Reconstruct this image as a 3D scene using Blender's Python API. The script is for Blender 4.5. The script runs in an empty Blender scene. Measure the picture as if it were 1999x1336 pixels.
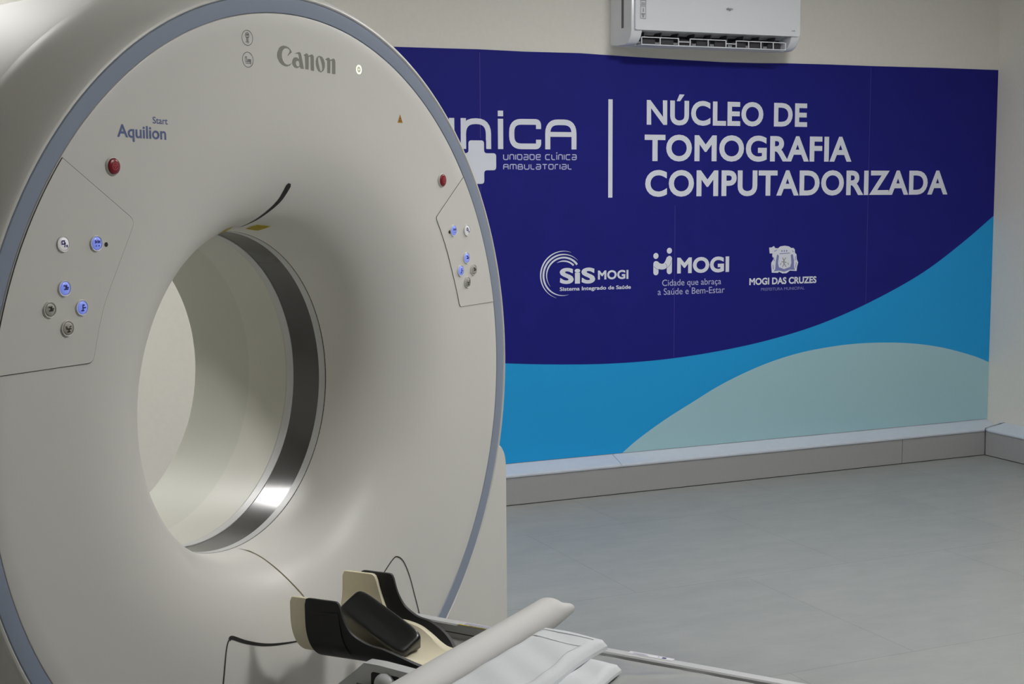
import bpy, bmesh, math, random
from mathutils import Vector, Matrix
from mathutils.geometry import delaunay_2d_cdt, intersect_point_tri_2d, tessellate_polygon
random.seed(4)
PI = math.pi
scene = bpy.context.scene
COL = scene.collection

# ------------------------------------------------------------------ camera
cam_d = bpy.data.cameras.new('camera')
cam_d.sensor_fit = 'HORIZONTAL'
cam_d.sensor_width = 36.0
cam_d.lens = 2800.0 / 1999.0 * 36.0
cam_d.clip_start = 0.02
cam = bpy.data.objects.new('camera', cam_d)
COL.objects.link(cam)
_R = Vector((0.91059833, -0.41326235, -0.00499112))
_F = Vector((0.41015754, 0.90510988, -0.11201291))
_U = Vector((0.05080823, 0.09995163, 0.99369422))
m = Matrix((( _R.x, _U.x, -_F.x, 0), (_R.y, _U.y, -_F.y, 0), (_R.z, _U.z, -_F.z, 1.41798), (0, 0, 0, 1)))
cam.matrix_world = m
scene.camera = cam

# ------------------------------------------------------------------ world, light, exposure
w = bpy.data.worlds.new('world'); scene.world = w; w.use_nodes = True
w.node_tree.nodes['Background'].inputs[0].default_value = (0.8, 0.9, 1.0, 1)
w.node_tree.nodes['Background'].inputs[1].default_value = 0.05
scene.view_settings.view_transform = 'Standard'
scene.view_settings.look = 'None'
scene.view_settings.exposure = 0.92
scene.view_settings.gamma = 1.0
scene.view_settings.use_curve_mapping = False
LAMP = 44.0            # strength of the ceiling panels
LAMP_COLOR = (1.0, 0.99, 0.97)
CEIL = 2.75
PANELS = [(2.40, 1.70), (-0.05, 4.55), (3.25, 3.75)]
POWER = [1.0, 0.85, 0.9]

# ------------------------------------------------------------------ helpers
def lin(c):
    c = c / 255.0
    return c / 12.92 if c <= 0.04045 else ((c + 0.055) / 1.055) ** 2.4
def rgb(r, g, b):
    return (lin(r), lin(g), lin(b), 1.0)
MATS = {}
def mat(name, col, rough=0.5, metal=0.0, emit=None, estr=0.0, coat=0.0, spec=0.5, noise=None):
    mt = bpy.data.materials.new(name); mt.use_nodes = True
    nt = mt.node_tree; b = nt.nodes['Principled BSDF']
    b.inputs['Base Color'].default_value = col
    b.inputs['Roughness'].default_value = rough
    b.inputs['Metallic'].default_value = metal
    b.inputs['Specular IOR Level'].default_value = spec
    b.inputs['Coat Weight'].default_value = coat
    b.inputs['Coat Roughness'].default_value = 0.08
    if emit:
        b.inputs['Emission Color'].default_value = emit
        b.inputs['Emission Strength'].default_value = estr
    if noise:                         # (scale, colour variation, bump)
        tc = nt.nodes.new('ShaderNodeTexCoord')
        n = nt.nodes.new('ShaderNodeTexNoise'); n.inputs['Scale'].default_value = noise[0]
        n.inputs['Detail'].default_value = 6
        nt.links.new(tc.outputs['Object'], n.inputs['Vector'])
        if noise[1]:
            mx = nt.nodes.new('ShaderNodeMixRGB'); mx.blend_type = 'MULTIPLY'
            rp = nt.nodes.new('ShaderNodeValToRGB')
            v = 1 - noise[1]
            rp.color_ramp.elements[0].color = (v, v, v, 1); rp.color_ramp.elements[0].position = 0.3
            rp.color_ramp.elements[1].color = (1, 1, 1, 1); rp.color_ramp.elements[1].position = 0.7
            nt.links.new(n.outputs['Fac'], rp.inputs[0])
            mx.inputs[0].default_value = 1; mx.inputs[1].default_value = col
            nt.links.new(rp.outputs[0], mx.inputs[2]); nt.links.new(mx.outputs[0], b.inputs['Base Color'])
        if noise[2]:
            bp = nt.nodes.new('ShaderNodeBump'); bp.inputs['Strength'].default_value = noise[2]
            bp.inputs['Distance'].default_value = 0.002
            nt.links.new(n.outputs['Fac'], bp.inputs['Height']); nt.links.new(bp.outputs[0], b.inputs['Normal'])
    MATS[name] = mt
    return mt

def link(o, parent=None):
    COL.objects.link(o)
    if parent: o.parent = parent
    return o
def mesh(name, verts, faces, mt, parent=None, smooth=True, angle=35, mi=None):
    me = bpy.data.meshes.new(name)
    me.from_pydata([tuple(v) for v in verts], [], faces)
    mts = mt if isinstance(mt, (list, tuple)) else [mt]
    for q in mts: me.materials.append(q)
    if mi:
        for p, k in zip(me.polygons, mi): p.material_index = k
    bm = bmesh.new(); bm.from_mesh(me)
    bmesh.ops.recalc_face_normals(bm, faces=bm.faces); bm.to_mesh(me); bm.free()
    if smooth:
        me.polygons.foreach_set('use_smooth', [True] * len(me.polygons))
        me.set_sharp_from_angle(angle=math.radians(angle))
    return link(bpy.data.objects.new(name, me), parent)
def empty(name, loc, rz, label, cat, group=None):
    o = link(bpy.data.objects.new(name, None)); o.empty_display_size = 0.1
    o.location = loc; o.rotation_euler = (0, 0, rz); o['label'] = label; o['category'] = cat
    if group: o['group'] = group
    return o
def tag(o, label, cat, group=None):
    o['label'] = label; o['category'] = cat
    if group: o['group'] = group
    return o
def struct(o):
    o['kind'] = 'structure'; return o
class G:                               # geometry collector
    def __init__(s): s.v = []; s.f = []; s.m = []
    def add(s, vs, fs, mi=0):
        k = len(s.v); s.v += [tuple(v) for v in vs]
        s.f += [tuple(i + k for i in f) for f in fs]; s.m += [mi] * len(fs)
    def box(s, a, b, mi=0, bev=0.0):
        x0, y0, z0 = [min(p, q) for p, q in zip(a, b)]; x1, y1, z1 = [max(p, q) for p, q in zip(a, b)]
        bm = bmesh.new(); bmesh.ops.create_cube(bm, size=1)
        for v in bm.verts:
            v.co = Vector(((x0 + x1) / 2 + v.co.x * (x1 - x0), (y0 + y1) / 2 + v.co.y * (y1 - y0), (z0 + z1) / 2 + v.co.z * (z1 - z0)))
        if bev: bmesh.ops.bevel(bm, geom=bm.edges[:], offset=bev, segments=3, affect='EDGES', profile=0.5)
        bm.verts.index_update()
        s.add([v.co[:] for v in bm.verts], [[v.index for v in f.verts] for f in bm.faces], mi); bm.free()
    def prism(s, pts, f0, f1, mi=0):   # closed outline mapped to a near and a far side
        n = len(pts)
        vs = [f0(*p) for p in pts] + [f1(*p) for p in pts]
        fs = [list(range(n)), list(range(2 * n - 1, n - 1, -1))] + [[i, (i + 1) % n, n + (i + 1) % n, n + i] for i in range(n)]
        s.add(vs, fs, mi)
    def grid(s, fn, nu, nv, mi=0, wu=False, wv=False):
        mu = nu if wu else nu + 1; mv = nv if wv else nv + 1
        vs = [fn(i / nu, j / nv) for i in range(mu) for j in range(mv)]
        fs = []
        for i in range(nu):
            for j in range(nv):
                a = i * mv + j; b = ((i + 1) % mu) * mv + j
                c = ((i + 1) % mu) * mv + (j + 1) % mv; d = i * mv + (j + 1) % mv
                fs.append((a, b, c, d))
        s.add(vs, fs, mi)
    def ob(s, name, mt, parent=None, **k):
        return mesh(name, s.v, s.f, mt, parent, mi=s.m, **k)

def resample(pts, step):
    out = [pts[0]]
    for a, b in zip(pts[:-1], pts[1:]):
        L = math.dist(a, b); n = max(1, int(L / step))
        for i in range(1, n + 1):
            out.append(tuple(p + (q - p) * i / n for p, q in zip(a, b)))
    return out
def spline(pts, n=8):                  # Catmull-Rom
    P = [pts[0]] + list(pts) + [pts[-1]]; out = []
    for i in range(1, len(P) - 2):
        for k in range(n):
            t = k / n; a, b, c, d = P[i - 1], P[i], P[i + 1], P[i + 2]
            out.append(tuple(0.5 * (2 * q + (r - p) * t + (2 * p - 5 * q + 4 * r - s) * t * t + (3 * q - p - 3 * r + s) * t ** 3) for p, q, r, s in zip(a, b, c, d)))
    out.append(tuple(pts[-1])); return out
def stroke(pts, wd, closed=False):     # 2-D ribbon: list of left and right points
    n = len(pts); L = []; Rr = []
    for i, p in enumerate(pts):
        a = pts[i - 1] if (i or closed) else p
        b = pts[(i + 1) % n] if (i < n - 1 or closed) else p
        d1 = Vector((p[0] - a[0], p[1] - a[1])); d2 = Vector((b[0] - p[0], b[1] - p[1]))
        if d1.length < 1e-9: d1 = d2.copy()
        if d2.length < 1e-9: d2 = d1.copy()
        d1.normalize(); d2.normalize()
        n1 = Vector((-d1.y, d1.x)); n2 = Vector((-d2.y, d2.x)); mm = n1 + n2
        if mm.length < 1e-6: mm = n1.copy()
        mm.normalize(); k = min(2.0, 1 / max(0.3, mm.dot(n1)))
        h = (wd[i] if isinstance(wd, (list, tuple)) else wd) / 2 * k
        L.append((p[0] + mm.x * h, p[1] + mm.y * h)); Rr.append((p[0] - mm.x * h, p[1] - mm.y * h))
    return L, Rr
def add_stroke(g, pts, wd, fn, closed=False, mi=0):
    L, Rr = stroke(pts, wd, closed); n = len(pts)
    g.add([fn(*p) for p in L] + [fn(*p) for p in Rr], [(i, (i + 1) % n, n + (i + 1) % n, n + i) for i in range(n if closed else n - 1)], mi)
def add_disc(g, c, r, fn, n=28, mi=0, ry=None):
    ry = ry or r
    g.add([fn(c[0] + r * math.cos(2 * PI * i / n), c[1] + ry * math.sin(2 * PI * i / n)) for i in range(n)], [list(range(n))], mi)
def rrect(x0, y0, x1, y1, r, n=6):
    out = []
    for cx, cy, a0 in ((x1 - r, y1 - r, 0), (x0 + r, y1 - r, 90), (x0 + r, y0 + r, 180), (x1 - r, y0 + r, 270)):
        for i in range(n + 1):
            a = math.radians(a0 + 90 * i / n); out.append((cx + r * math.cos(a), cy + r * math.sin(a)))
    return out
def arc(cx, cy, rx, ry, a0, a1, n=24):
    return [(cx + rx * math.cos(math.radians(a0 + (a1 - a0) * i / n)), cy + ry * math.sin(math.radians(a0 + (a1 - a0) * i / n))) for i in range(n + 1)]

class Flat(G):
    """flat print: everything added is kept in 2-D, merged without overlaps, then laid on its surface"""
    def done(s, fn):
        pts = [Vector((v[0], v[1])) for v in s.v]; fs = []
        for f in s.f:
            a = sum(pts[f[i - 1]].x * pts[f[i]].y - pts[f[i]].x * pts[f[i - 1]].y for i in range(len(f)))
            if abs(a) > 1e-10: fs.append(list(f) if a > 0 else list(f)[::-1])
        v, e, f, ov, oe, of = delaunay_2d_cdt(pts, [], fs, 1, 1e-6)
        tri = []                            # source pieces as triangles, sorted into columns
        for q in fs:
            for k in range(1, len(q) - 1): tri.append((pts[q[0]], pts[q[k]], pts[q[k + 1]]))
            if len(q) > 4: tri[-(len(q) - 2):] = [(pts[q[a]], pts[q[b]], pts[q[c]]) for a, b, c in tessellate_polygon([[pts[i].to_3d() for i in q]])]
        x0 = min(p.x for p in pts); x1 = max(p.x for p in pts); NB = 200; bins = [[] for _ in range(NB + 1)]
        col = lambda x: min(NB, max(0, int((x - x0) / (x1 - x0 + 1e-9) * NB)))
        for t in tri:
            for k in range(col(min(p.x for p in t)), col(max(p.x for p in t)) + 1): bins[k].append(t)
        keep = []
        for q in f:
            c = (v[q[0]] + v[q[1]] + v[q[2]]) / 3
            if any(intersect_point_tri_2d(c, *t) for t in bins[col(c.x)]): keep.append(tuple(q))
        s.v = [fn(q.x, q.y) for q in v]; s.f = keep; s.m = [0] * len(keep)
        return s
def ID(x, z): return (x, z, 0)

def text_raw(s, bold=0.0, spacing=1.0):
    cu = bpy.data.curves.new('text', 'FONT'); cu.body = s; cu.size = 1.0; cu.offset = bold
    cu.space_character = spacing; cu.resolution_u = 5
    o = bpy.data.objects.new('text', cu); COL.objects.link(o)
    dg = bpy.context.evaluated_depsgraph_get(); dg.update()
    me = bpy.data.meshes.new_from_object(o.evaluated_get(dg))
    vs = [v.co.copy() for v in me.vertices]; fs = [tuple(p.vertices) for p in me.polygons]
    bpy.data.objects.remove(o); bpy.data.curves.remove(cu); bpy.data.meshes.remove(me)
    return vs, fs
def text_cap():
    vs, _ = text_raw('H'); ys = [v.y for v in vs]; return min(ys), max(ys)
def rims(vs, fs):                      # closed outlines of a flat mesh
    cnt = {}
    for f in fs:
        for i in range(len(f)):
            e = (f[i - 1], f[i])
            if (e[1], e[0]) in cnt: del cnt[(e[1], e[0])]
            else: cnt[e] = 1
    nx = {a: b for a, b in cnt}; out = []
    while nx:
        a0 = next(iter(nx)); lp = [a0]; a = nx.pop(a0)
        while a != a0 and a in nx: lp.append(a); a = nx.pop(a)
        out.append(lp)
    return out
def add_text(g, s, p0, p1, cap, fn, bold=0.0, spacing=1.0, mi=0):
    """letters of s along the baseline p0-p1 (full width), capital height cap"""
    vs, fs = text_raw(s, 0.0, spacing); y0, y1 = text_cap(); b = max(0.0, bold)
    x0 = min(v.x for v in vs) - b; x1 = max(v.x for v in vs) + b
    ex = ((p1[0] - p0[0]) / (x1 - x0), (p1[1] - p0[1]) / (x1 - x0))
    def to(x, y):
        h = (y - y0 + b) / (y1 - y0 + 2 * b) * cap
        return fn(p0[0] + ex[0] * (x - x0), p0[1] + ex[1] * (x - x0) + h)
    g.add([to(v.x, v.y) for v in vs], fs, mi)
    if b > 0:
        key = {}; uniq = []; idx = []
        for v in vs:
            k = (round(v.x, 5), round(v.y, 5))
            if k not in key: key[k] = len(uniq); uniq.append((v.x, v.y))
            idx.append(key[k])
        ff = [tuple(idx[i] for i in f) for f in fs]
        for lp in rims(uniq, ff):
            P = [uniq[i] for i in lp]
            P = [p for i, p in enumerate(P) if math.dist(p, P[i - 1]) > 1e-4]
            if len(P) > 2: add_stroke(g, P, 2 * b, to, closed=True, mi=mi)
def fill2d(g, loops, fn, mi=0):        # outline with holes, filled
    cu = bpy.data.curves.new('fill', 'CURVE'); cu.dimensions = '2D'; cu.fill_mode = 'BOTH'
    for lp in loops:
        sp = cu.splines.new('POLY'); sp.points.add(len(lp) - 1)
        for q, p in zip(sp.points, lp): q.co = (p[0], p[1], 0, 1)
        sp.use_cyclic_u = True
    o = bpy.data.objects.new('fill', cu); COL.objects.link(o)
    dg = bpy.context.evaluated_depsgraph_get(); dg.update()
    me = bpy.data.meshes.new_from_object(o.evaluated_get(dg))
    g.add([fn(v.co.x, v.co.y) for v in me.vertices], [tuple(p.vertices) for p in me.polygons], mi)
    bpy.data.objects.remove(o); bpy.data.curves.remove(cu); bpy.data.meshes.remove(me)

# ------------------------------------------------------------------ materials
M_wall = mat('wall paint', rgb(227, 224, 216), 0.7, noise=(60, 0.03, 0.05))
M_ceil = mat('ceiling paint', rgb(235, 235, 232), 0.8)
M_cap = mat('pale skirting ledge', rgb(205, 212, 224), 0.25, noise=(30, 0.04, 0))
M_skirt = mat('grey skirting face', rgb(164, 164, 165), 0.45, noise=(120, 0.05, 0))
M_joint = mat('dark joint', rgb(48, 48, 50), 0.8)
M_shell = mat('warm white moulded plastic', rgb(213, 211, 206), 0.42, spec=0.45)
M_painted = mat('warm white painted panel', rgb(213, 211, 206), 0.6, spec=0.4)
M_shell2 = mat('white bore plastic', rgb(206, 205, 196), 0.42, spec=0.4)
M_ring = mat('blue grey trim', rgb(138, 148, 166), 0.42)
M_rim = mat('pale grey rim', rgb(196, 196, 196), 0.35)
M_window = mat('dark scan window film', rgb(66, 64, 64), 0.2, spec=0.8, coat=0.0)
M_gap = mat('shadow gap', rgb(58, 55, 50), 0.7)
M_black = mat('black slot', rgb(22, 20, 20), 0.6)
M_logo = mat('grey logo print', rgb(134, 132, 126), 0.5)
M_bluetext = mat('slate blue print', rgb(92, 104, 150), 0.5)
M_print = mat('dark grey print', rgb(96, 94, 100), 0.5)
M_red = mat('red button plastic', rgb(132, 12, 32), 0.3)
M_redprint = mat('pale red print', rgb(205, 90, 105), 0.5)
M_white = mat('white plastic', rgb(232, 232, 232), 0.3)
M_greybtn = mat('grey button plastic', rgb(176, 172, 164), 0.35)
M_bluelit = mat('blue lit button', rgb(150, 165, 232), 0.3, emit=rgb(120, 140, 255), estr=0.20)
M_whitelit = mat('white lit button', rgb(235, 232, 235), 0.3, emit=rgb(255, 250, 250), estr=0.10)
M_glyph = mat('button symbol print', rgb(40, 45, 120), 0.5)
M_glyphk = mat('black symbol print', rgb(50, 48, 46), 0.5)
M_lamp = mat('lit indicator', rgb(250, 255, 215), 0.4, emit=rgb(252, 255, 205), estr=0.75)
M_brown = mat('amber warning print', rgb(176, 122, 28), 0.5)
M_yellow = mat('yellow sticker', rgb(196, 176, 30), 0.5)
M_stick = mat('white sticker', rgb(225, 225, 230), 0.5)
M_couch = mat('grey couch plastic', rgb(200, 201, 202), 0.4)
M_deck = mat('grey couch deck', rgb(168, 167, 163), 0.45)
M_pad = mat('grey vinyl pad under clear film', rgb(172, 174, 172), 0.3, coat=0.5, noise=(5, 0.08, 0.5))
M_foam = mat('cream foam liner', rgb(240, 231, 203), 0.55, noise=(90, 0.03, 0.05))
M_carbon = mat('black carbon shell', rgb(24, 24, 25), 0.5)
M_vinyl = mat('glossy black vinyl', rgb(13, 13, 14), 0.32, coat=0.12)
M_paper = mat('white paper', rgb(208, 207, 205), 0.7)
M_linen = mat('white cotton', rgb(214, 217, 220), 0.85, noise=(160, 0.03, 0.07))
M_stitch = mat('grey stitching', rgb(150, 152, 158), 0.9)
M_navy = mat('navy banner vinyl', rgb(30, 32, 128), 0.6, spec=0.15, noise=(6, 0.08, 0))
M_sky = mat('sky blue banner print', rgb(34, 160, 226), 0.55, spec=0.2)
M_aqua = mat('pale aqua banner print', rgb(166, 204, 214), 0.5, spec=0.35)
M_letter = mat('white banner print', rgb(226, 230, 242), 0.5, spec=0.35)
M_letter2 = mat('lavender banner print', rgb(188, 192, 224), 0.5, spec=0.35)
M_letter3 = mat('dim lavender banner print', rgb(130, 134, 190), 0.5, spec=0.35)
M_seamnavy = mat('banner join', rgb(84, 70, 150), 0.5)
M_ac = mat('white gloss plastic', rgb(226, 229, 235), 0.25)
M_acdark = mat('dark outlet', rgb(58, 56, 62), 0.6)
M_acgrey = mat('grey print', rgb(130, 130, 138), 0.5)
M_frame = mat('white lamp frame', rgb(235, 235, 235), 0.5)

# floor: large grey porcelain tiles, hardly visible joints
M_floor = bpy.data.materials.new('grey porcelain tiles'); M_floor.use_nodes = True
nt = M_floor.node_tree; b = nt.nodes['Principled BSDF']; b.inputs['Roughness'].default_value = 0.42
tc = nt.nodes.new('ShaderNodeTexCoord'); mp = nt.nodes.new('ShaderNodeMapping')
mp.inputs['Location'].default_value = (0.32, 0.28, 0)
br = nt.nodes.new('ShaderNodeTexBrick'); br.offset = 0.5
br.inputs['Color1'].default_value = rgb(158, 160, 158); br.inputs['Color2'].default_value = rgb(154, 157, 155)
br.inputs['Mortar'].default_value = rgb(140, 140, 138); br.inputs['Scale'].default_value = 1.0
br.inputs['Mortar Size'].default_value = 0.0022; br.inputs['Brick Width'].default_value = 0.9; br.inputs['Row Height'].default_value = 0.9
br.inputs['Mortar Smooth'].default_value = 0.4
n1 = nt.nodes.new('ShaderNodeTexNoise'); n1.inputs['Scale'].default_value = 5.0; n1.inputs['Detail'].default_value = 8; n1.inputs['Roughness'].default_value = 0.65
mp2 = nt.nodes.new('ShaderNodeMapping'); mp2.inputs['Scale'].default_value = (1.0, 2.0, 1)
rp = nt.nodes.new('ShaderNodeValToRGB')
rp.color_ramp.elements[0].position = 0.3; rp.color_ramp.elements[0].color = (0.86, 0.865, 0.865, 1)
rp.color_ramp.elements[1].position = 0.72; rp.color_ramp.elements[1].color = (1.04, 1.035, 1.03, 1)
mx = nt.nodes.new('ShaderNodeMixRGB'); mx.blend_type = 'MULTIPLY'; mx.inputs[0].default_value = 1
nt.links.new(tc.outputs['Object'], mp.inputs[0]); nt.links.new(mp.outputs[0], br.inputs[0])
nt.links.new(tc.outputs['Object'], mp2.inputs[0]); nt.links.new(mp2.outputs[0], n1.inputs['Vector'])
nt.links.new(n1.outputs['Fac'], rp.inputs[0]); nt.links.new(br.outputs['Color'], mx.inputs[1]); nt.links.new(rp.outputs[0], mx.inputs[2])
nt.links.new(mx.outputs[0], b.inputs['Base Color'])

# ------------------------------------------------------------------ room
WY = 5.7047; RX = 5.300; LX = -2.1; FY = -2.3
def slab(name, a, c, mt):
    g = G(); g.box(a, c); return struct(g.ob(name, mt, smooth=False))
slab('floor', (LX - .1, FY - .1, -0.1), (RX + .1, WY + .1, 0), M_floor)
slab('ceiling', (LX - .1, FY - .1, CEIL), (RX + .1, WY + .1, CEIL + .1), M_ceil)
slab('wall_back', (LX - .1, WY, 0), (RX + .1, WY + .1, CEIL), M_wall)
slab('wall_right', (RX, FY, 0), (RX + .1, WY, CEIL), M_wall)
slab('wall_left', (LX - .1, FY, 0), (LX, WY, CEIL), M_wall)
slab('wall_front', (LX, FY - .1, 0), (RX, FY, CEIL), M_wall)

# deep skirting: sloping pale ledge over a grey face
PROF = [(0, 0.170), (0.082, 0.1415), (0.090, 0.1385), (0.0925, 0.133), (0.0915, 0.1265), (0.087, 0.1245)]
FACE = [(0.087, 0.1245), (0.087, 0.004), (0, 0.004)]
def skirting(name, along, length_cuts):
    """along(s, depth, z) -> world point; the ledge and the face of one run"""
    r = struct(link(bpy.data.objects.new(name, None)))
    g = G()
    for a, c in zip(length_cuts[0][:-1], length_cuts[0][1:]):
        g.grid(lambda u, v: along(a + .0008 if u == 0 else c - .0008, *PROF[round(v * (len(PROF) - 1))]), 1, len(PROF) - 1)
    g.ob('skirting_ledge', M_cap, r, angle=20)
    g = G()
    for a, c in zip(length_cuts[1][:-1], length_cuts[1][1:]):
        g.grid(lambda u, v: along(a + .0012 if u == 0 else c - .0012, *FACE[round(v * 2)]), 1, 2)
    g.ob('skirting_face', M_skirt, r, smooth=False)
    g = G()
    a, c = length_cuts[1][0], length_cuts[1][-1]
    g.grid(lambda u, v: along((a, c)[round(u)], (0.084, 0.0)[round(v)], 0.0015), 1, 1)
    g.grid(lambda u, v: along((a, c)[round(u)], 0.084, (0.0, 0.125)[round(v)]), 1, 1)
    g.ob('shadow_joint', M_joint, r, smooth=False)
    return r
skirting('baseboard_back', lambda s, d, z: (s, WY - d, z), ([LX, -0.3, 3.085, RX], [LX, 0.2, 2.0, 4.68, RX - .088]))
skirting('baseboard_right', lambda s, d, z: (RX - d, s, z), ([FY, 1.0, WY - 0.10], [FY, 2.4, WY - .088]))
# ragged open joint at the corner of the ledge
g = G()
pts = spline([(5.208, 5.612), (5.2155, 5.617), (5.235, 5.610), (5.262, 5.594), (5.2985, 5.575)], 5)
def on_ledge(x, y): return (x, y, 0.170 - (RX - x) * 0.3476 + 0.0015)
add_stroke(g, pts, [.003 + .003 * abs(math.sin(i)) for i in range(len(pts))], on_ledge)
g.add([(5.2095, 5.6135, .004), (5.2115, 5.6115, .004), (5.2065, 5.6105, .1385), (5.2035, 5.6125, .1385)], [(0, 1, 2, 3)])
struct(g.ob('trim_1', M_joint, smooth=False))

# ------------------------------------------------------------------ ceiling lamps
for i, (x, y) in enumerate(PANELS):
    lb = ['square ceiling lamp above the couch in front of the scanner', 'square ceiling lamp above and behind the scanner', 'square ceiling lamp above the open floor before the banner'][i]
    r = empty('ceiling_lamp', (x, y, CEIL), 0, lb, 'lamp', 'square ceiling lamps')
    g = G(); h = .22
    for a, c in (((-h, -h), (h, -h + .02)), ((-h, h - .02), (h, h)), ((-h, -h + .02), (-h + .02, h - .02)), ((h - .02, -h + .02), (h, h - .02))):
        g.box((a[0], a[1], -.03), (c[0], c[1], 0))
    g.ob('frame', M_frame, r, smooth=False)
    g = G(); g.box((-h + .02, -h + .02, -.024), (h - .02, h - .02, -.004)); g.ob('diffuser', mat('lit lamp diffuser', rgb(250, 250, 245), 0.5, emit=(*LAMP_COLOR, 1), estr=LAMP * POWER[i]), r, smooth=False)

# ------------------------------------------------------------------ CT gantry
GX, GY, GZ = 0.84763, 2.98439, 0.95
ROT = math.atan2(0.56946929, 0.8220126)
RB, DB, R1, PE = 0.36, 0.2095, 0.65, 2.5
gan = empty('ct_scanner', (GX, GY, 0), ROT, 'large round white scanner gantry with blue grey ring and open bore', 'ct scanner')
def L(a, d, c): return (a, d, GZ + c)
def depth(r):
    s = min(1.0, max(0.0, (R1 - r) / (R1 - RB)))
    return DB * (1 - (1 - s ** PE) ** (1 / PE))
def fpt(u, v, off=0.0):                 # a point of the front cover, lifted by off along its normal
    r = math.hypot(u, v)
    if r >= R1 or off == 0 and r >= R1: return L(u, -off, v)
    h = 1e-4; rr = max(r, RB + 2 * h); sl = (depth(rr + h) - depth(rr - h)) / (2 * h)
    n = Vector((sl * u / r, -1, sl * v / r)).normalized()
    return L(u + n.x * off, depth(max(r, RB)) + n.y * off, v + n.z * off)
def revolve(name, prof, mt, parent, n=160, angle=30, mi=None):
    g = G(); k = len(prof)
    vs = []
    for i in range(n):
        a = 2 * PI * i / n
        vs += [L(r * math.cos(a), d, r * math.sin(a)) for r, d in prof]
    fs = []; mm = []
    for i in range(n):
        for j in range(k - 1):
            fs.append((i * k + j, i * k + j + 1, ((i + 1) % n) * k + j + 1, ((i + 1) % n) * k + j)); mm.append(mi[j] if mi else 0)
    g.v, g.f, g.m = vs, fs, mm
    return g.ob(name, mt, parent, angle=angle)
# front cover with its flared mouth
prof = [(RB, DB + .004)]
for i in range(1, 61):
    # arc-length-like spacing: dense near the bore
    t = (i / 60) ** 2.2
    r = RB + (R1 - RB) * t
    prof.append((r, depth(r)))
prof += [(0.72, 0), (0.78, 0), (0.8125, 0), (0.8150, 0.0008), (0.8165, 0.004)]
revolve('front_cover', prof, M_shell, gan, n=200)
revolve('trim_ring', [(0.8165, 0.006), (0.8168, 0.0015), (0.818, 0.0), (0.834, -0.0015), (0.8485, -0.001), (0.8500, 0.001), (0.8503, 0.006)], M_ring, gan, n=200)
sh = [(0.8503, 0.006), (0.8510, 0.0005), (0.8535, -0.002), (0.8575, -0.001)]
sh += spline([(.8575, -.001), (.8625, .004), (.8695, .016), (.8785, .040), (.8875, .068), (.8955, .096), (.9015, .120), (.9050, .138), (.9068, .156)], 4)[1:]
revolve('shoulder_cover', sh, M_shell, gan, n=200)
bd = [(0.9060, 0.1556), (0.9068, 0.1562), (0.9072, 0.164), (0.9075, 0.19), (0.9065, 0.24), (0.902, 0.34), (0.895, 0.46), (0.886, 0.60), (0.87, 0.72), (0.845, 0.80), (0.80, 0.85), (0.75, 0.868), (0.70, 0.872), (0.66, 0.850), (0.60, 0.800), (0.50, 0.725), (0.44, 0.685), (0.40, 0.664), (0.375, 0.652), (0.364, 0.6465), (RB, 0.640)]
revolve('rear_cover', bd, M_painted, gan, n=200, angle=40)
# bore: light rims, dark scan window film, liner with a step
revolve('window_rim', [(RB + .0012, DB + .004), (RB - .0006, DB + .0055), (RB - .0006, DB + .0235), (RB + .002, DB + .0245)], M_rim, gan)
revolve('scan_window', [(RB + .001, DB + .0235), (RB + .001, 0.3135)], M_window, gan)
revolve('window_rim', [(RB + .002, 0.3130), (RB - .0006, 0.3138), (RB - .0006, 0.3345), (RB + .002, 0.336)], M_rim, gan)
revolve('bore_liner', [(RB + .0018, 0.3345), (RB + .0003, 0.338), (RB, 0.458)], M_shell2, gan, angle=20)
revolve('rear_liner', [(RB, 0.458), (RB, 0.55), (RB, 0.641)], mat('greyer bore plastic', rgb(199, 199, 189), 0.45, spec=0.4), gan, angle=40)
# thin dark joint between mouth and rim
revolve('mouth_joint', [(RB + .0006, DB + .0005), (RB - .0004, DB + .0035), (RB + .0006, DB + .0055)], M_gap, gan)

def ribbon(name, pts, wd, mt, off=0.0009, step=0.006, parent=gan):
    if isinstance(wd, (list, tuple)):
        tr = [(p[0], p[1], q) for p, q in zip(pts, wd)]
        tr = resample(tr, step); P = [(a, c) for a, c, _ in tr]; W = [q for _, _, q in tr]
    else:
        P = resample(pts, step); W = wd
    g = G(); add_stroke(g, P, W, lambda u, v: fpt(u, v, off)); return g.ob(name, mt, parent)

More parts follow.
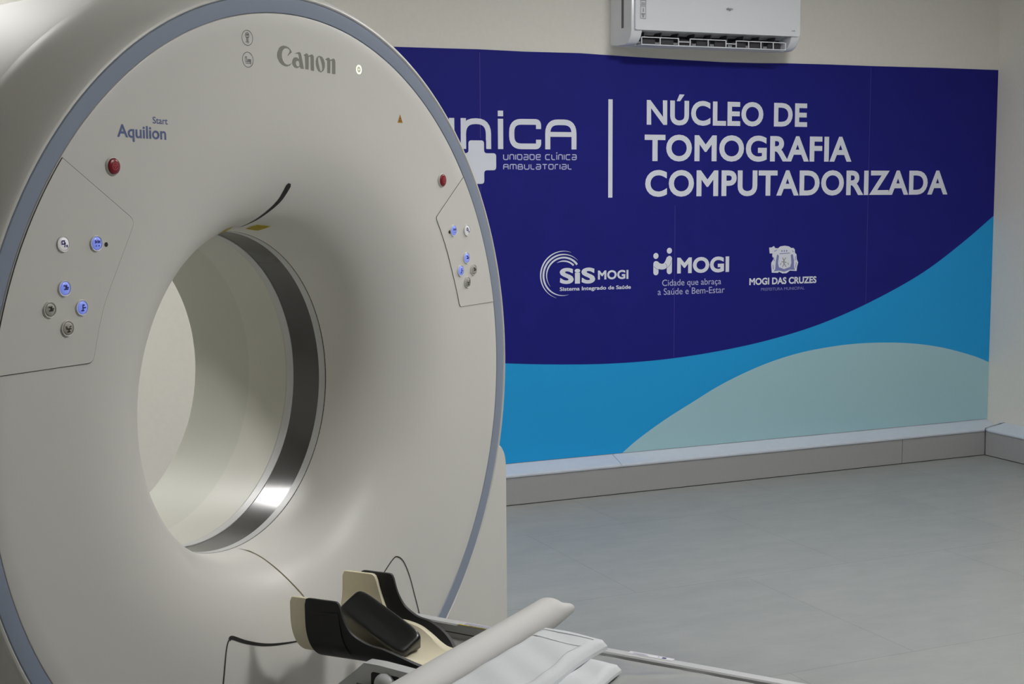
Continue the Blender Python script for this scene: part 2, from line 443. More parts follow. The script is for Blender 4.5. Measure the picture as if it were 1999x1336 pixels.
# control panels set in the face, each with buttons
def arc_pts(r, a0, a1, n=14): return arc(0, 0, r, r, a0, a1, n)
def panel(outline, buttons, dot, gap):
    g = G(); n = len(outline)
    g.prism(outline, lambda u, v: L(u, -0.0016, v), lambda u, v: L(u, 0.006, v))
    p = g.ob('control_panel', M_shell, gan, angle=30)
    gg = G(); add_stroke(gg, outline, gap, lambda u, v: L(u, -0.0007, v), closed=True)
    gg.ob('panel_gap', M_gap, p)
    for (u, v, kind, sym) in buttons: button(u, v, kind, sym, p)
    gd = G(); add_disc(gd, dot, 0.0042, lambda u, v: L(u, -0.0022, v)); gd.ob('indicator_dot', M_black, p)
    return p
SYM = {
 'man':   [[(-.4, .35), (-.05, .35)], [(-.05, .35), (-.05, -.1), (.35, -.1)], [(.1, .45), (.1, .1), (.45, .1)], [(-.35, -.1), (-.05, -.1)]],
 'tee':   [[(-.1, .4), (-.1, -.4)], [(-.1, .0), (.4, .0)], [(-.1, .4), (.2, .3)], [(-.4, -.35), (.1, -.35)]],
 'couch': [[(-.4, .3), (-.3, -.05), (.4, -.05)], [(0, -.05), (0, -.4)], [(-.25, -.4), (.25, -.4)], [(.1, .15), (.4, .3)]],
 'lamp':  [[(-.45, .4), (-.05, .4), (-.05, .0), (-.45, .0), (-.45, .4)], [(-.05, -.4), (.1, .2)], [(.2, -.25), (.45, -.15)], [(.3, -.4), (.45, -.3)]],
 'zero':  [[(-.35, .45), (-.35, .1), (-.1, .25)], [(.05, .45), (.05, .1), (.35, .3), (.35, .0)], [(-.35, -.3), (-.2, -.3)], [(.1, -.3), (.3, -.3)]],
}
def dome(g, u, v, r, h, base=0.0, mi=0, n=28, rings=6):
    pr = [(r, base), (r, base + h * .45)] + [(r * math.cos(a), base + h * .45 + h * .55 * math.sin(a)) for a in [PI / 2 * k / rings for k in range(1, rings)]] + [(r * .04, base + h)]
    k = len(pr); vs = []
    for i in range(n):
        a = 2 * PI * i / n; vs += [L(u + q * math.cos(a), -hh, v + q * math.sin(a)) for q, hh in pr]
    fs = [(i * k + j, i * k + j + 1, ((i + 1) % n) * k + j + 1, ((i + 1) % n) * k + j) for i in range(n) for j in range(k - 1)]
    fs.append([i * k + k - 1 for i in range(n)])
    g.add(vs, fs, mi)
def button(u, v, kind, sym, parent):
    g = G(); R = 0.0122
    # raised collar
    for q0, q1, h0, h1 in ((R * 1.22, R * 1.14, .001, .0048), (R * 1.14, R * 1.0, .0048, .0042)):
        g.grid(lambda a, c: L(u + (q0 + (q1 - q0) * c) * math.cos(2 * PI * a), -(h0 + (h1 - h0) * c), v + (q0 + (q1 - q0) * c) * math.sin(2 * PI * a)), 28, 1, mi=0, wu=True)
    dome(g, u, v, R * .98, 0.0062, 0.0, mi=1)
    k = R * 1.15
    for s in SYM[sym]:
        add_stroke(g, [(u + a * k, v + c * k) for a, c in s], R * .19, lambda a, c: L(a, -0.0066, c), mi=2)
    cap = {'blue': M_bluelit, 'white': M_whitelit, 'grey': M_greybtn}[kind]
    o = g.ob('button', [M_white if kind != 'grey' else M_shell, cap, M_glyph if kind != 'grey' else M_glyphk], parent)
    o['label'] = {'blue': 'blue lit round button', 'white': 'white lit round button', 'grey': 'unlit grey round button'}[kind]
def rcorner(p, q, r, k=0.012, n=5):     # rounded corner at q
    P, Q, Rr = Vector(p), Vector(q), Vector(r)
    a = Q + (P - Q).normalized() * k; c = Q + (Rr - Q).normalized() * k
    return [tuple((1 - t) ** 2 * a + 2 * t * (1 - t) * Q + t * t * c) for t in [i / n for i in range(n + 1)]]
RI = 0.8125
a_top = math.degrees(math.atan2(0.514, -0.636)); a_bot = 180 - math.degrees(math.asin(0.145 / RI))
curve = spline([(-0.469, 0.392), (-0.483, 0.366), (-0.517, 0.305), (-0.552, 0.238), (-0.580, 0.145)], 4)
outline = [(RI * math.cos(math.radians(a_top)), RI * math.sin(math.radians(a_top)))] + rcorner((-.6, .5), (-0.467, 0.397), curve[2]) + curve[3:-2] + rcorner(curve[-3], (-0.580, 0.145), (-.78, .145)) + arc_pts(RI, a_bot, a_top, 22)[:-1]
panel(outline, [(-0.639, 0.361, 'white', 'lamp'), (-0.563, 0.359, 'blue', 'zero'), (-0.640, 0.283, 'blue', 'man'), (-0.602, 0.246, 'blue', 'tee'), (-0.675, 0.248, 'grey', 'man'), (-0.637, 0.212, 'grey', 'couch')], (-0.539, 0.356), .0025)
a_top = math.degrees(math.atan2(0.474, 0.656)); a_bot = math.degrees(math.asin(0.152 / RI))
curve = spline([(0.534, 0.378), (0.560, 0.336), (0.583, 0.292), (0.618, 0.209), (0.638, 0.151)], 4)
outline = [(RI * math.cos(math.radians(a_top)), RI * math.sin(math.radians(a_top)))] + rcorner((.656, .474), (0.534, 0.378), curve[2], .008) + curve[3:-2] + rcorner(curve[-3], (0.638, 0.151), (.8, .152), .008) + arc_pts(RI, a_bot, a_top, 22)[:-1]
panel(outline, [(0.671, 0.343, 'white', 'lamp'), (0.609, 0.344, 'blue', 'zero'), (0.668, 0.273, 'blue', 'man'), (0.640, 0.242, 'blue', 'tee'), (0.701, 0.241, 'grey', 'man'), (0.671, 0.211, 'grey', 'couch')], (0.592, 0.341), .0017)
# emergency stops
for (u, v) in ((-0.515, 0.497), (0.563, 0.469)):
    g = G(); g.grid(lambda a, c: L(u + (.0175 - .0025 * c) * math.cos(2 * PI * a), -.0008 - .003 * c, v + (.0175 - .0025 * c) * math.sin(2 * PI * a)), 28, 1, wu=True)
    g.grid(lambda a, c: L(u + (.015 - .0005 * c) * math.cos(2 * PI * a), -.0038 + .003 * c, v + (.015 - .0005 * c) * math.sin(2 * PI * a)), 28, 1, wu=True)
    o = g.ob('stop_button', M_shell, gan)
    g = G(); dome(g, u, v, .0142, .0070, 0.0); g.ob('stop_cap', M_red, o)['label'] = 'red stop push cap'
    g = G(); add_stroke(g, arc(u, v, .0062, .0062, 0, 345, 20), .0012, lambda a, c: L(a, -.0074, c))
    add_stroke(g, [(u - .003, v + .002), (u + .003, v + .002), (u, v - .0035), (u - .003, v + .002)], .001, lambda a, c: L(a, -.0074, c))
    g.ob('stop_symbol', M_redprint, o)
# markings on the face
CANON = [[[(-0.0011, 0.7384), (-0.0051, 0.7434), (-0.0116, 0.7477), (-0.0198, 0.7497), (-0.0281, 0.7501), (-0.0364, 0.7479), (-0.0431, 0.7427), (-0.0475, 0.7351), (-0.0482, 0.7277), (-0.0463, 0.7215), (-0.0416, 0.7155), (-0.0344, 0.7107), (-0.0263, 0.7081), (-0.018, 0.7076), (-0.0096, 0.7097), (-0.0045, 0.7132), (-0.0027, 0.7171), (-0.0061, 0.7142), (-0.0129, 0.7116), (-0.0195, 0.7117), (-0.026, 0.7145), (-0.0308, 0.7194), (-0.0334, 0.7256), (-0.0337, 0.7318), (-0.0318, 0.7383), (-0.0267, 0.7434), (-0.0208, 0.7454), (-0.015, 0.7453), (-0.0101, 0.7436), (-0.0077, 0.7411), (-0.0095, 0.7373), (-0.0156, 0.73), (-0.0139, 0.7296), (-0.0088, 0.7336), (-0.0028, 0.7372)]], [[(0.0064, 0.7358), (0.0166, 0.7392), (0.0234, 0.7407), (0.0276, 0.7394), (0.03, 0.7353), (0.0323, 0.7269), (0.0353, 0.7153), (0.0376, 0.706), (0.0265, 0.7062), (0.0241, 0.7103), (0.0189, 0.7073), (0.0129, 0.7062), (0.0062, 0.7075), (0.0013, 0.712), (-0.0005, 0.7172), (0.0009, 0.7226), (0.0044, 0.7271), (0.0103, 0.7288), (0.0162, 0.7285), (0.0224, 0.7257), (0.0214, 0.7315), (0.0199, 0.7357), (0.0165, 0.7365)], [(0.0143, 0.7212), (0.018, 0.7217), (0.0214, 0.7208), (0.0234, 0.7145), (0.0224, 0.7113), (0.0176, 0.7099), (0.0136, 0.7115), (0.0112, 0.7159), (0.0122, 0.7197)]], [[(0.0369, 0.7347), (0.0438, 0.7384), (0.0482, 0.7396), (0.0524, 0.738), (0.054, 0.7349), (0.0593, 0.7369), (0.0663, 0.739), (0.0706, 0.7366), (0.0722, 0.7329), (0.0722, 0.7177), (0.0721, 0.7041), (0.0608, 0.7045), (0.0604, 0.7169), (0.0605, 0.7321), (0.0589, 0.7339), (0.0546, 0.7322), (0.0541, 0.7165), (0.0531, 0.7057), (0.0419, 0.706), (0.0423, 0.7179), (0.0419, 0.7329), (0.0394, 0.7344)]], [[(0.0925, 0.7376), (0.1004, 0.7359), (0.1065, 0.7309), (0.1098, 0.7235), (0.1092, 0.7147), (0.1048, 0.7067), (0.0958, 0.7023), (0.0871, 0.7045), (0.0811, 0.7107), (0.0782, 0.7181), (0.0781, 0.7257), (0.0809, 0.7324), (0.0863, 0.7363)], [(0.0898, 0.7347), (0.0924, 0.7332), (0.0966, 0.7259), (0.0998, 0.7173), (0.1005, 0.7097), (0.0977, 0.7054), (0.0941, 0.705), (0.0908, 0.7124), (0.0876, 0.722), (0.0861, 0.7295), (0.0871, 0.7334)]], [[(0.11, 0.7306), (0.1173, 0.7344), (0.1227, 0.7359), (0.1271, 0.734), (0.1289, 0.7313), (0.1352, 0.7334), (0.1407, 0.7354), (0.1452, 0.733), (0.1468, 0.7281), (0.1465, 0.7159), (0.146, 0.7017), (0.1343, 0.7017), (0.1347, 0.7152), (0.1347, 0.7284), (0.133, 0.7303), (0.1291, 0.7286), (0.1287, 0.7148), (0.1276, 0.702), (0.1172, 0.7025), (0.1176, 0.7163), (0.1175, 0.7284), (0.1145, 0.7303)]]]
g = G()
for lp in CANON: fill2d(g, [spline(q + [q[0]], 4)[:-1] if False else q for q in lp], lambda u, v: fpt(u, v, .0003))
g.ob('maker_lettering', M_logo, gan, smooth=False)
for tx, p0, p1, cap, bd_ in (('Aquilion', (-0.501, 0.5505), (-0.377, 0.5475), .0235, .022), ('Start', (-0.411, 0.5775), (-0.372, 0.5765), .0125, .012)):
    g = Flat(); add_text(g, tx, p0, p1, cap, ID, bold=bd_); g.done(lambda u, v: fpt(u, v, .0003)).ob('model_lettering', M_bluetext, gan, smooth=False)
def fp8(u, v): return fpt(u, v, .0003)
def icon(cx, cy, strokes, discs=()):
    g = G(); add_stroke(g, arc(cx, cy, .0162, .0150, 0, 352.5, 47), .0012, fp8, closed=True)
    for s in strokes: add_stroke(g, [(cx + a * .01, cy + c * .01) for a, c in s], .0012, fp8)
    for (a, c, r) in discs: add_stroke(g, arc(cx + a * .01, cy + c * .01, r * .01, r * .01, 0, 345, 16), .0012, fp8, closed=True)
    g.ob('round_pictogram', M_print, gan, smooth=False)
icon(-0.140, 0.757, [[(-.25, .15), (.25, .15)], [(-.3, -.1), (-.3, -.45), (.3, -.45), (.3, -.1)], [(0, .0), (0, -.6)], [(-.4, -.7), (-.4, -1.05)], [(0, -.75), (0, -1.05)], [(.4, -.7), (.4, -1.05)], [(-.4, -.7), (.4, -.7)]], [(0, .5, .55), (-.15, .62, .15), (.2, .62, .15)])
icon(-0.140, 0.7135, [[(-.75, .55), (-.75, -.45), (.9, -.45), (.9, -.75), (-.75, -.75)], [(-.75, .55), (-.35, .55), (-.35, -.25), (.9, -.25)], [(0, -.25), (0, .05), (.9, .05), (.9, -.45)], [(.3, .05), (.3, -.25)], [(.6, .05), (.6, -.25)]])
g = G(); add_stroke(g, arc(0.232, 0.717, .0085, .0085, 0, 348, 30), .0032, fp8, closed=True); add_disc(g, (0.232, 0.717), .0018, fp8)
g.ob('indicator_lamp', M_lamp, gan, smooth=False)['label'] = 'glowing pale green ring lamp'
g = G(); g.add([fp8(.3785, .6035), fp8(.3995, .6035), fp8(.389, .6235)], [(0, 1, 2)], 0)
for a, c in ((-.003, .608), (.003, .608), (0, .6135)): add_disc(g, (.389 + a, c), .0018, lambda u, v: fpt(u, v, .0005), 10, 1)
g.ob('warning_sticker', [M_brown, M_glyphk], gan, smooth=False)
# laser slot and stickers over the mouth
pts = spline([(.019, .464), (.0145, .444), (.0095, .426), (-.004, .405), (-.019, .385), (-.036, .372)], 6)
ribbon('laser_slot', pts, [max(.002, .0165 * (1 - (i / (len(pts) - 1)) ** 1.5)) if i > 1 else .009 + .003 * i for i in range(len(pts))], M_black)
def sticker(name, quad, mts, lines):
    g = G()
    def q(a, c, off):
        p = [quad[k] for k in range(4)]
        u = (1 - a) * ((1 - c) * p[0][0] + c * p[3][0]) + a * ((1 - c) * p[1][0] + c * p[2][0])
        v = (1 - a) * ((1 - c) * p[0][1] + c * p[3][1]) + a * ((1 - c) * p[1][1] + c * p[2][1])
        return fpt(u, v, off)
    g.grid(lambda a, c: q(a, c, .0008), 10, 6)
    for k in range(lines):
        c0 = (k + .8) / (lines + .8)
        g.grid(lambda a, c: q(.06 + .86 * a, c0 - .035 + .07 * c, .0013), 8, 1, mi=1)
    g.ob(name, mts, gan, smooth=False)
M_ytext = mat('brown small print', rgb(112, 98, 20), 0.6)
# quads are given on the face: x across, z up
sticker('yellow_sticker', [(-.001, .367), (.053, .3605), (.058, .3705), (.011, .3755)], [M_yellow, M_ytext], 4)
sticker('yellow_sticker', [(-.112, .3585), (-.082, .3635), (-.082, .374), (-.112, .3665)], [M_yellow, M_ytext], 2)
# joints of the lower cover
ribbon('cover_joint', spline([(.016, -.3605), (.013, -.365), (.012, -.381), (.019, -.406), (.030, -.431), (.0385, -.448), (.046, -.470), (.052, -.500)], 5), .0028, mat('brown joint', rgb(120, 112, 84), .7))
ribbon('cover_joint', spline([(-.275, -.62), (-.263, -.553), (-.249, -.500), (-.238, -.478), (-.229, -.4725)], 6), .0036, M_gap)
pts = spline([(-.231, -.473), (-.220, -.4715), (-.180, -.492), (-.123, -.514), (-.060, -.529), (.014, -.539), (.10, -.535), (.18, -.516), (.25, -.490), (.302, -.461)], 6)
ribbon('cover_joint', pts, [max(.003, .008 * min(1, (1.35 - 1.9 * i / len(pts)))) for i in range(len(pts))], M_black)
ribbon('cover_joint', spline([(.302, -.461), (.340, -.436), (.358, -.4325), (.380, -.449), (.403, -.492), (.423, -.544), (.440, -.590), (.455, -.64)], 7), .0030, M_gap)
# feet of the gantry: a rounded side column left and right and a plinth
for s in (-1, 1):
    g = G()
    ol = [(0.55, -0.95), (0.968, -0.95)] + [(0.966, -0.36)] + arc(0.925, -0.315, .040, .060, 0, 90, 8) + [(0.85, -.246), (0.55, -.30)]
    ol = [(s * a, c) for a, c in ol]
    dep = [(0.062, 0.985), (0.066, .995), (0.075, 1.0), (0.70, 1.0), (0.74, .985), (0.76, .96)]
    k = len(ol)
    vs = []
    for d, q in dep:
        vs += [L((a - s * .75) * q + s * .75, d, (c + .95) * (1 - (1 - q) * .6) - .95) for a, c in ol]
    fs = [(i * k + j, i * k + (j + 1) % k, (i + 1) * k + (j + 1) % k, (i + 1) * k + j) for i in range(len(dep) - 1) for j in range(k)]
    fs += [list(range(k)), list(range((len(dep) - 1) * k, len(dep) * k))]
    g.add(vs, fs); g.ob('side_column', M_shell, gan, angle=40)
g = G(); g.box(L(-.9, .1, -.95), L(.9, .74, -.905), bev=.006); g.ob('plinth', M_skirt, gan)

# ------------------------------------------------------------------ couch
def at(a, s, c):                        # a across, s out from the gantry, c relative to the bore axis -> world
    t = Vector((0.8220126, 0.56946929, 0)); n = Vector((0.56946929, -0.8220126, 0))
    p = Vector((GX, GY, GZ)) + t * a + n * s + Vector((0, 0, c)); return p
def frame(a0, s0, c0):
    return lambda a, s, c: (a - a0, -(s - s0), c - c0)
def base(a0, s0, c0): return at(a0, s0, c0)
cou = empty('scanner_couch', at(0, 1.2, -GZ), ROT, 'low grey patient couch running out from the scanner bore', 'couch')
K = frame(0, 1.2, -GZ)
g = G()
# top: shallow tray between the rails, rounded tip
def tray(u, v):
    s = .27 + 1.95 * u; a = -.17 + .34 * v
    return K(a, s, -.562 + .030 * (abs(v - .5) * 2) ** 3)
g.grid(tray, 30, 16)
g.grid(lambda u, v: K(-.17 + .34 * u, .27, (-.600, -.562 + .030 * (abs(u - .5) * 2) ** 3)[round(v)]), 16, 1)
g.box(K(-.17, .272, -.60), K(.17, 2.22, -.570))
g.ob('deck', M_deck, cou, angle=40)
for s in (-1, 1):
    g = G()
    x0, x1 = s * .168, s * .200
    s0 = .105 if s > 0 else .47
    sec = [(x1, -.602), (x1, -.508), (x1 - s * .003, -.5035), (x1 - s * .007, -.502), (x0 + s * .003, -.502), (x0, -.505), (x0, -.548), (x0, -.602)]
    k = len(sec); ss = [s0, s0 + .004, 2.21, 2.215]; q = [.9, 1, 1, .9]
    vs = []
    for sv, qq in zip(ss, q): vs += [K((a - s * .184) * qq + s * .184, sv, (c + .55) * qq - .55) for a, c in sec]
    fs = [(i * k + j, i * k + (j + 1) % k, (i + 1) * k + (j + 1) % k, (i + 1) * k + j) for i in range(3) for j in range(k)]
    fs += [list(range(k)), list(range(3 * k, 4 * k))]
    g.add(vs, fs); o = g.ob('side_rail', M_couch, cou, angle=22)
    gl = G(); gl.box(K(x0 - s * .0004, s0 + .01, -.5225), K(x0 + s * .001, 2.2, -.5205)); gl.ob('rail_groove', M_gap, o, smooth=False)
# stickers on the far rail
M_micro = mat('tiny violet print', rgb(160, 158, 186), .6)
g = G(); g.grid(lambda u, v: K(.1685 + .020 * v, .300 + .105 * u, -.5015), 1, 1)
for k in range(4): g.grid(lambda u, v: K(.1745 + .0034 * k + .0014 * v, .304 + (.097 - .01 * (k % 2)) * u, -.5012), 1, 1, mi=1)
g.grid(lambda u, v: K(.1680 + .0048 * v, .293 + .105 * u, -.5012), 1, 1, mi=2)
g.grid(lambda u, v: K(.1696 + .0014 * v, .320 + .060 * u, -.5009), 1, 1, mi=3)
g.grid(lambda u, v: K(.1682 + .0042 * v, .392 + .007 * u, -.5009), 1, 1, mi=3)
g.ob('rail_sticker', [M_stick, M_micro, M_yellow, M_glyphk], cou, smooth=False)['label'] = 'white and yellow caution sticker'
g = G(); g.grid(lambda u, v: K(.1835 + .0145 * v, .700 + .10 * u, -.5015), 1, 1)
g.grid(lambda u, v: K(.1875 + .006 * v, .775 + .009 * u, -.5010), 1, 1, mi=1)
add_disc(g, (.191, .767), .0016, lambda a, c: K(a, c, -.5010), 10, 1)
g.grid(lambda u, v: K(.1865 + .0012 * v, .710 + .035 * u, -.5010), 1, 1, mi=2)
g.grid(lambda u, v: K(.1905 + .0012 * v, .710 + .030 * u, -.5010), 1, 1, mi=2)
g.ob('rail_sticker', [M_stick, M_glyph, M_micro], cou, smooth=False)['label'] = 'white sticker with purple mark'
# sloping cheek at the tip with a round knob set in a dark recess
ck = [(.274, -.4965), (.250, -.518), (.208, -.552), (.192, -.585), (.192, -.602), (.64, -.602), (.64, -.507), (.44, -.502), (.31, -.4955)]
g = G(); g.prism(ck, lambda a, c: K(-.150, a, c), lambda a, c: K(-.121, a, c))
o = g.ob('tip_cheek', M_couch, cou, smooth=False)
g = G(); g.prism(rrect(.292, -.552, .362, -.5115, .006), lambda a, c: K(-.1508, a, c), lambda a, c: K(-.149, a, c)); g.ob('knob_recess', M_black, o, smooth=False)
g = G()
g.grid(lambda u, v: K(-.1505 - .020 * math.sin(v * PI / 2), .328 + .0245 * math.cos(2 * PI * u) * math.cos(v * PI / 2) ** .8, -.530 + .0215 * math.sin(2 * PI * u) * math.cos(v * PI / 2) ** .8), 28, 8, wu=True)
g.ob('release_knob', M_couch, o)
# vinyl pad under clear film with long creases
def pad(u, v):
    s = .60 + 1.56 * u; a = -.1672 + .3344 * v
    cr = .0022 * math.sin(s * 17 + a * 30) * math.sin(s * 5.3 - a * 9) + .0026 * max(0, math.sin(s * 31 - a * 42)) ** 10 + .002 * max(0, math.sin(s * 47 + a * 35 + 1)) ** 12
    e = min(v, 1 - v, u * 3, (1 - u) * 3); q = min(1, e / .02)
    return K(a, s, -.560 + .052 * math.sqrt(max(0, 1 - (1 - q) ** 2)) + cr * min(1, e / .06))
g = G(); g.grid(pad, 90, 50); g.ob('pad', M_pad, cou, angle=80)
# carriage and pedestal
g = G(); g.box(K(-.15, .42, -.66), K(.15, 2.15, -.602), bev=.01); g.ob('carriage', M_couch, cou)
g = G(); g.box(K(-.17, .75, -.905), K(.17, 1.95, -.66), bev=.03); g.ob('pedestal', M_shell, cou)
g = G(); g.box(K(-.24, .60, -.95), K(.24, 2.1, -.905), bev=.012); g.ob('base_plate', M_skirt, cou)

# ------------------------------------------------------------------ head holder: cream liner nested in a black shell
hold = empty('head_holder', at(0, .2585, -.5405), ROT + .125, 'black and cream U shaped head holder clipped to the couch tip', 'head holder')
KH = frame(0, .25, -.549)
def interp(tab, x):
    if x <= tab[0][0]: return tab[0][1]
    for (a, p), (c, q) in zip(tab[:-1], tab[1:]):
        if x <= c:
            t = (x - a) / (c - a); return p + (q - p) * t
    return tab[-1][1]
def smooth_tab(tab, n=10): return spline(tab, n)
def u_section(A, zb, Hc, ztop, N):      # half of a U from its bottom to height ztop
    pts = []
    for i in range(41):
        ph = PI / 2 * i / 40
        pts.append((A * math.sin(ph) ** .88, zb + Hc * (1 - math.cos(ph))))
    pts.append((A * 1.02, zb + Hc + .12))
    acc = [0]
    for p, q in zip(pts[:-1], pts[1:]): acc.append(acc[-1] + math.dist(p, q))
    # length at ztop
    Lz = None
    for i in range(len(pts) - 1):
        if pts[i][1] <= ztop <= pts[i + 1][1] and pts[i + 1][1] > pts[i][1]:
            Lz = acc[i] + (acc[i + 1] - acc[i]) * (ztop - pts[i][1]) / (pts[i + 1][1] - pts[i][1])
    if Lz is None: Lz = acc[-1]
    return pts, acc, Lz
def along(pts, acc, Lq):
    for i in range(len(pts) - 1):
        if Lq <= acc[i + 1]:
            t = (Lq - acc[i]) / max(1e-9, acc[i + 1] - acc[i])
            return (pts[i][0] + (pts[i + 1][0] - pts[i][0]) * t, pts[i][1] + (pts[i + 1][1] - pts[i][1]) * t)
    return pts[-1]
def trough(name, ss, top, A, zb, Hc, thick, mt, N=26, wid=None, holes=None):
    """curved shell: for each station s the U is cut at height top(s)"""
    outer = []; inner = []
    for s in ss:
        ztop = top(s)
        po = u_section(A, zb, Hc, ztop, N); pi = u_section(A - thick, zb + thick, Hc, max(ztop, zb + thick + .0005), N)
        Lo = po[2]; Li = pi[2]
        if wid: 
            lim = wid(s); Lo = min(Lo, lim) if lim else Lo; Li = min(Li, lim) if lim else Li
        ro = []; ri = []
        for j in range(-N, N + 1):
            q = abs(j) / N; sg = -1 if j < 0 else 1
            a, c = along(po[0], po[1], Lo * q); ro.append(KH(sg * a, s, c))
            a, c = along(pi[0], pi[1], Li * q); ri.append(KH(sg * a, s, c))
        outer.append(ro); inner.append(ri)
    g = G(); n = 2 * N + 1; m_ = len(ss)
    g.v = [p for r in outer for p in r] + [p for r in inner for p in r]; o = m_ * n
    for i in range(m_ - 1):
        for j in range(n - 1):
            g.f.append((i * n + j, i * n + j + 1, (i + 1) * n + j + 1, (i + 1) * n + j))
            g.f.append((o + i * n + j, o + (i + 1) * n + j, o + (i + 1) * n + j + 1, o + i * n + j + 1))
        for j in (0, n - 1): g.f.append((i * n + j, (i + 1) * n + j, o + (i + 1) * n + j, o + i * n + j))
    for i in (0, m_ - 1):
        for j in range(n - 1): g.f.append((i * n + j, i * n + j + 1, o + i * n + j + 1, o + i * n + j))
    g.m = [0] * len(g.f)
    return g.ob(name, mt, hold, angle=40)
st = [.0 + i * .004 for i in range(110)]
shell_tab = spline([(.090, -.412), (.092, -.402), (.098, -.398), (.13, -.398), (.160, -.398), (.168, -.400), (.173, -.408), (.180, -.432), (.190, -.452), (.205, -.468), (.235, -.483), (.265, -.489), (.295, -.500), (.322, -.514), (.346, -.530)], 5)
trough('shell', [.090 + .0032 * i for i in range(81)], lambda s: interp(shell_tab, s), .118, -.549, .105, .006, M_carbon)
lin_tab = spline([(.050, -.412), (.052, -.405), (.058, -.401), (.10, -.401), (.122, -.401), (.130, -.404), (.135, -.413), (.145, -.445), (.160, -.474), (.185, -.490), (.215, -.492), (.25, -.498), (.28, -.509), (.31, -.521), (.34, -.5275), (.40, -.529), (.50, -.529)], 5)
trough('liner', [.050 + .0045 * i for i in range(101)], lambda s: interp(lin_tab, s), .1115, -.5425, .102, .009, M_foam)
# recessed strap pocket on the outside of each wing
for sg in (-1, 1):
    g = G()
    def pk(u, v, off=.0012):
        s = .128 + .042 * u + .012 * (1 - v); z = -.522 + .100 * v
        P, A_, Lz = u_section(.118 + off, -.549 - off, .105, z, 8); a, c = along(P, A_, Lz)
        return KH(sg * a, s, z)
    g.grid(pk, 8, 14); g.ob('strap_pocket', M_vinyl, hold)

# black cushion lying askew in the holder
cu = empty('head_cushion', at(-.002, .207, -.508), ROT, 'glossy black vinyl cushion tilted inside the head holder', 'cushion')
def sgnpow(x, p): return math.copysign(abs(x) ** p, x)
def floor_of(x):                        # top of the liner below the cushion
    q = min(.999, abs(x) / .1025) ** (1 / .88)
    return -.5205 + .093 * (1 - math.cos(math.asin(q))) + .0015
RC = Matrix.Rotation(math.radians(25), 3, 'X') @ Matrix.Rotation(math.radians(-30), 3, 'Y')
def seat(x, y, z):
    p = RC @ Vector((x, y, z)); c = p.z + .036
    c = max(c, floor_of(p.x) + .508)
    return (p.x, p.y, c)
def cush(u, v):
    a = 2 * PI * u; ph = PI * (v - .5)
    x = .037 * sgnpow(math.cos(ph), .28) * sgnpow(math.cos(a), .3)
    y = .092 * sgnpow(math.cos(ph), .28) * sgnpow(math.sin(a), .3)
    z = .024 * sgnpow(math.sin(ph), .4)
    if z < 0: z *= 2.4
    if z > 0: z -= .006 * max(0, 1 - (x / .037) ** 2) * max(0, 1 - (y / .092) ** 4)
    return seat(x, y, z)
g = G(); g.grid(cush, 72, 36, wu=True); g.ob('pad_cover', M_vinyl, cu, angle=60)

# ------------------------------------------------------------------ paper roll across the couch, loose end hanging
pr = empty('paper_roll', at(.0, .490, -.502), ROT + .048, 'long white paper roll lying across the couch rails', 'paper roll')
KP = frame(0, .490, -.502)
def prad(q): return .034 + .002 * math.sin(q * 7)
g = G()
X0, X1 = -.42, .258
XE = X1 - .016
def roll(u, v):
    b2 = 2 * PI * v; r = .0345 + .0008 * math.sin(3 * b2 + 7 * u)
    if u <= .8: a = X0 + (XE - X0) * u / .8
    else:                               # loose outer layers stand out at the end, furthest in front
        q = (u - .8) / .2
        d = math.atan2(math.sin(b2 + .15), math.cos(b2 + .15)); ln = .016 + .050 * math.exp(-(d / .95) ** 2)
        a = XE + ln * q; r *= 1 - .20 * q * q * (1 - .85 * math.exp(-(d / .7) ** 2)) - .16 * q * math.exp(-((d - .85) / .28) ** 2)
    return KP(a, .490 + r * math.cos(b2), -.4665 + r * math.sin(b2))
g.grid(roll, 50, 48, wv=True); g.ob('roll', M_paper, pr, angle=60)
g = G()
for a in (X0, XE + .004):
    g = G(); g.grid(lambda u, v: KP(a + .004 * math.sin(u * 14), .490 + .0338 * (1 - .8 * u) * math.cos(2 * PI * v), -.4665 + .0338 * (1 - .8 * u) * math.sin(2 * PI * v)), 14, 40, wv=True)
    g.ob('inner_layers', M_paper, pr, angle=60)

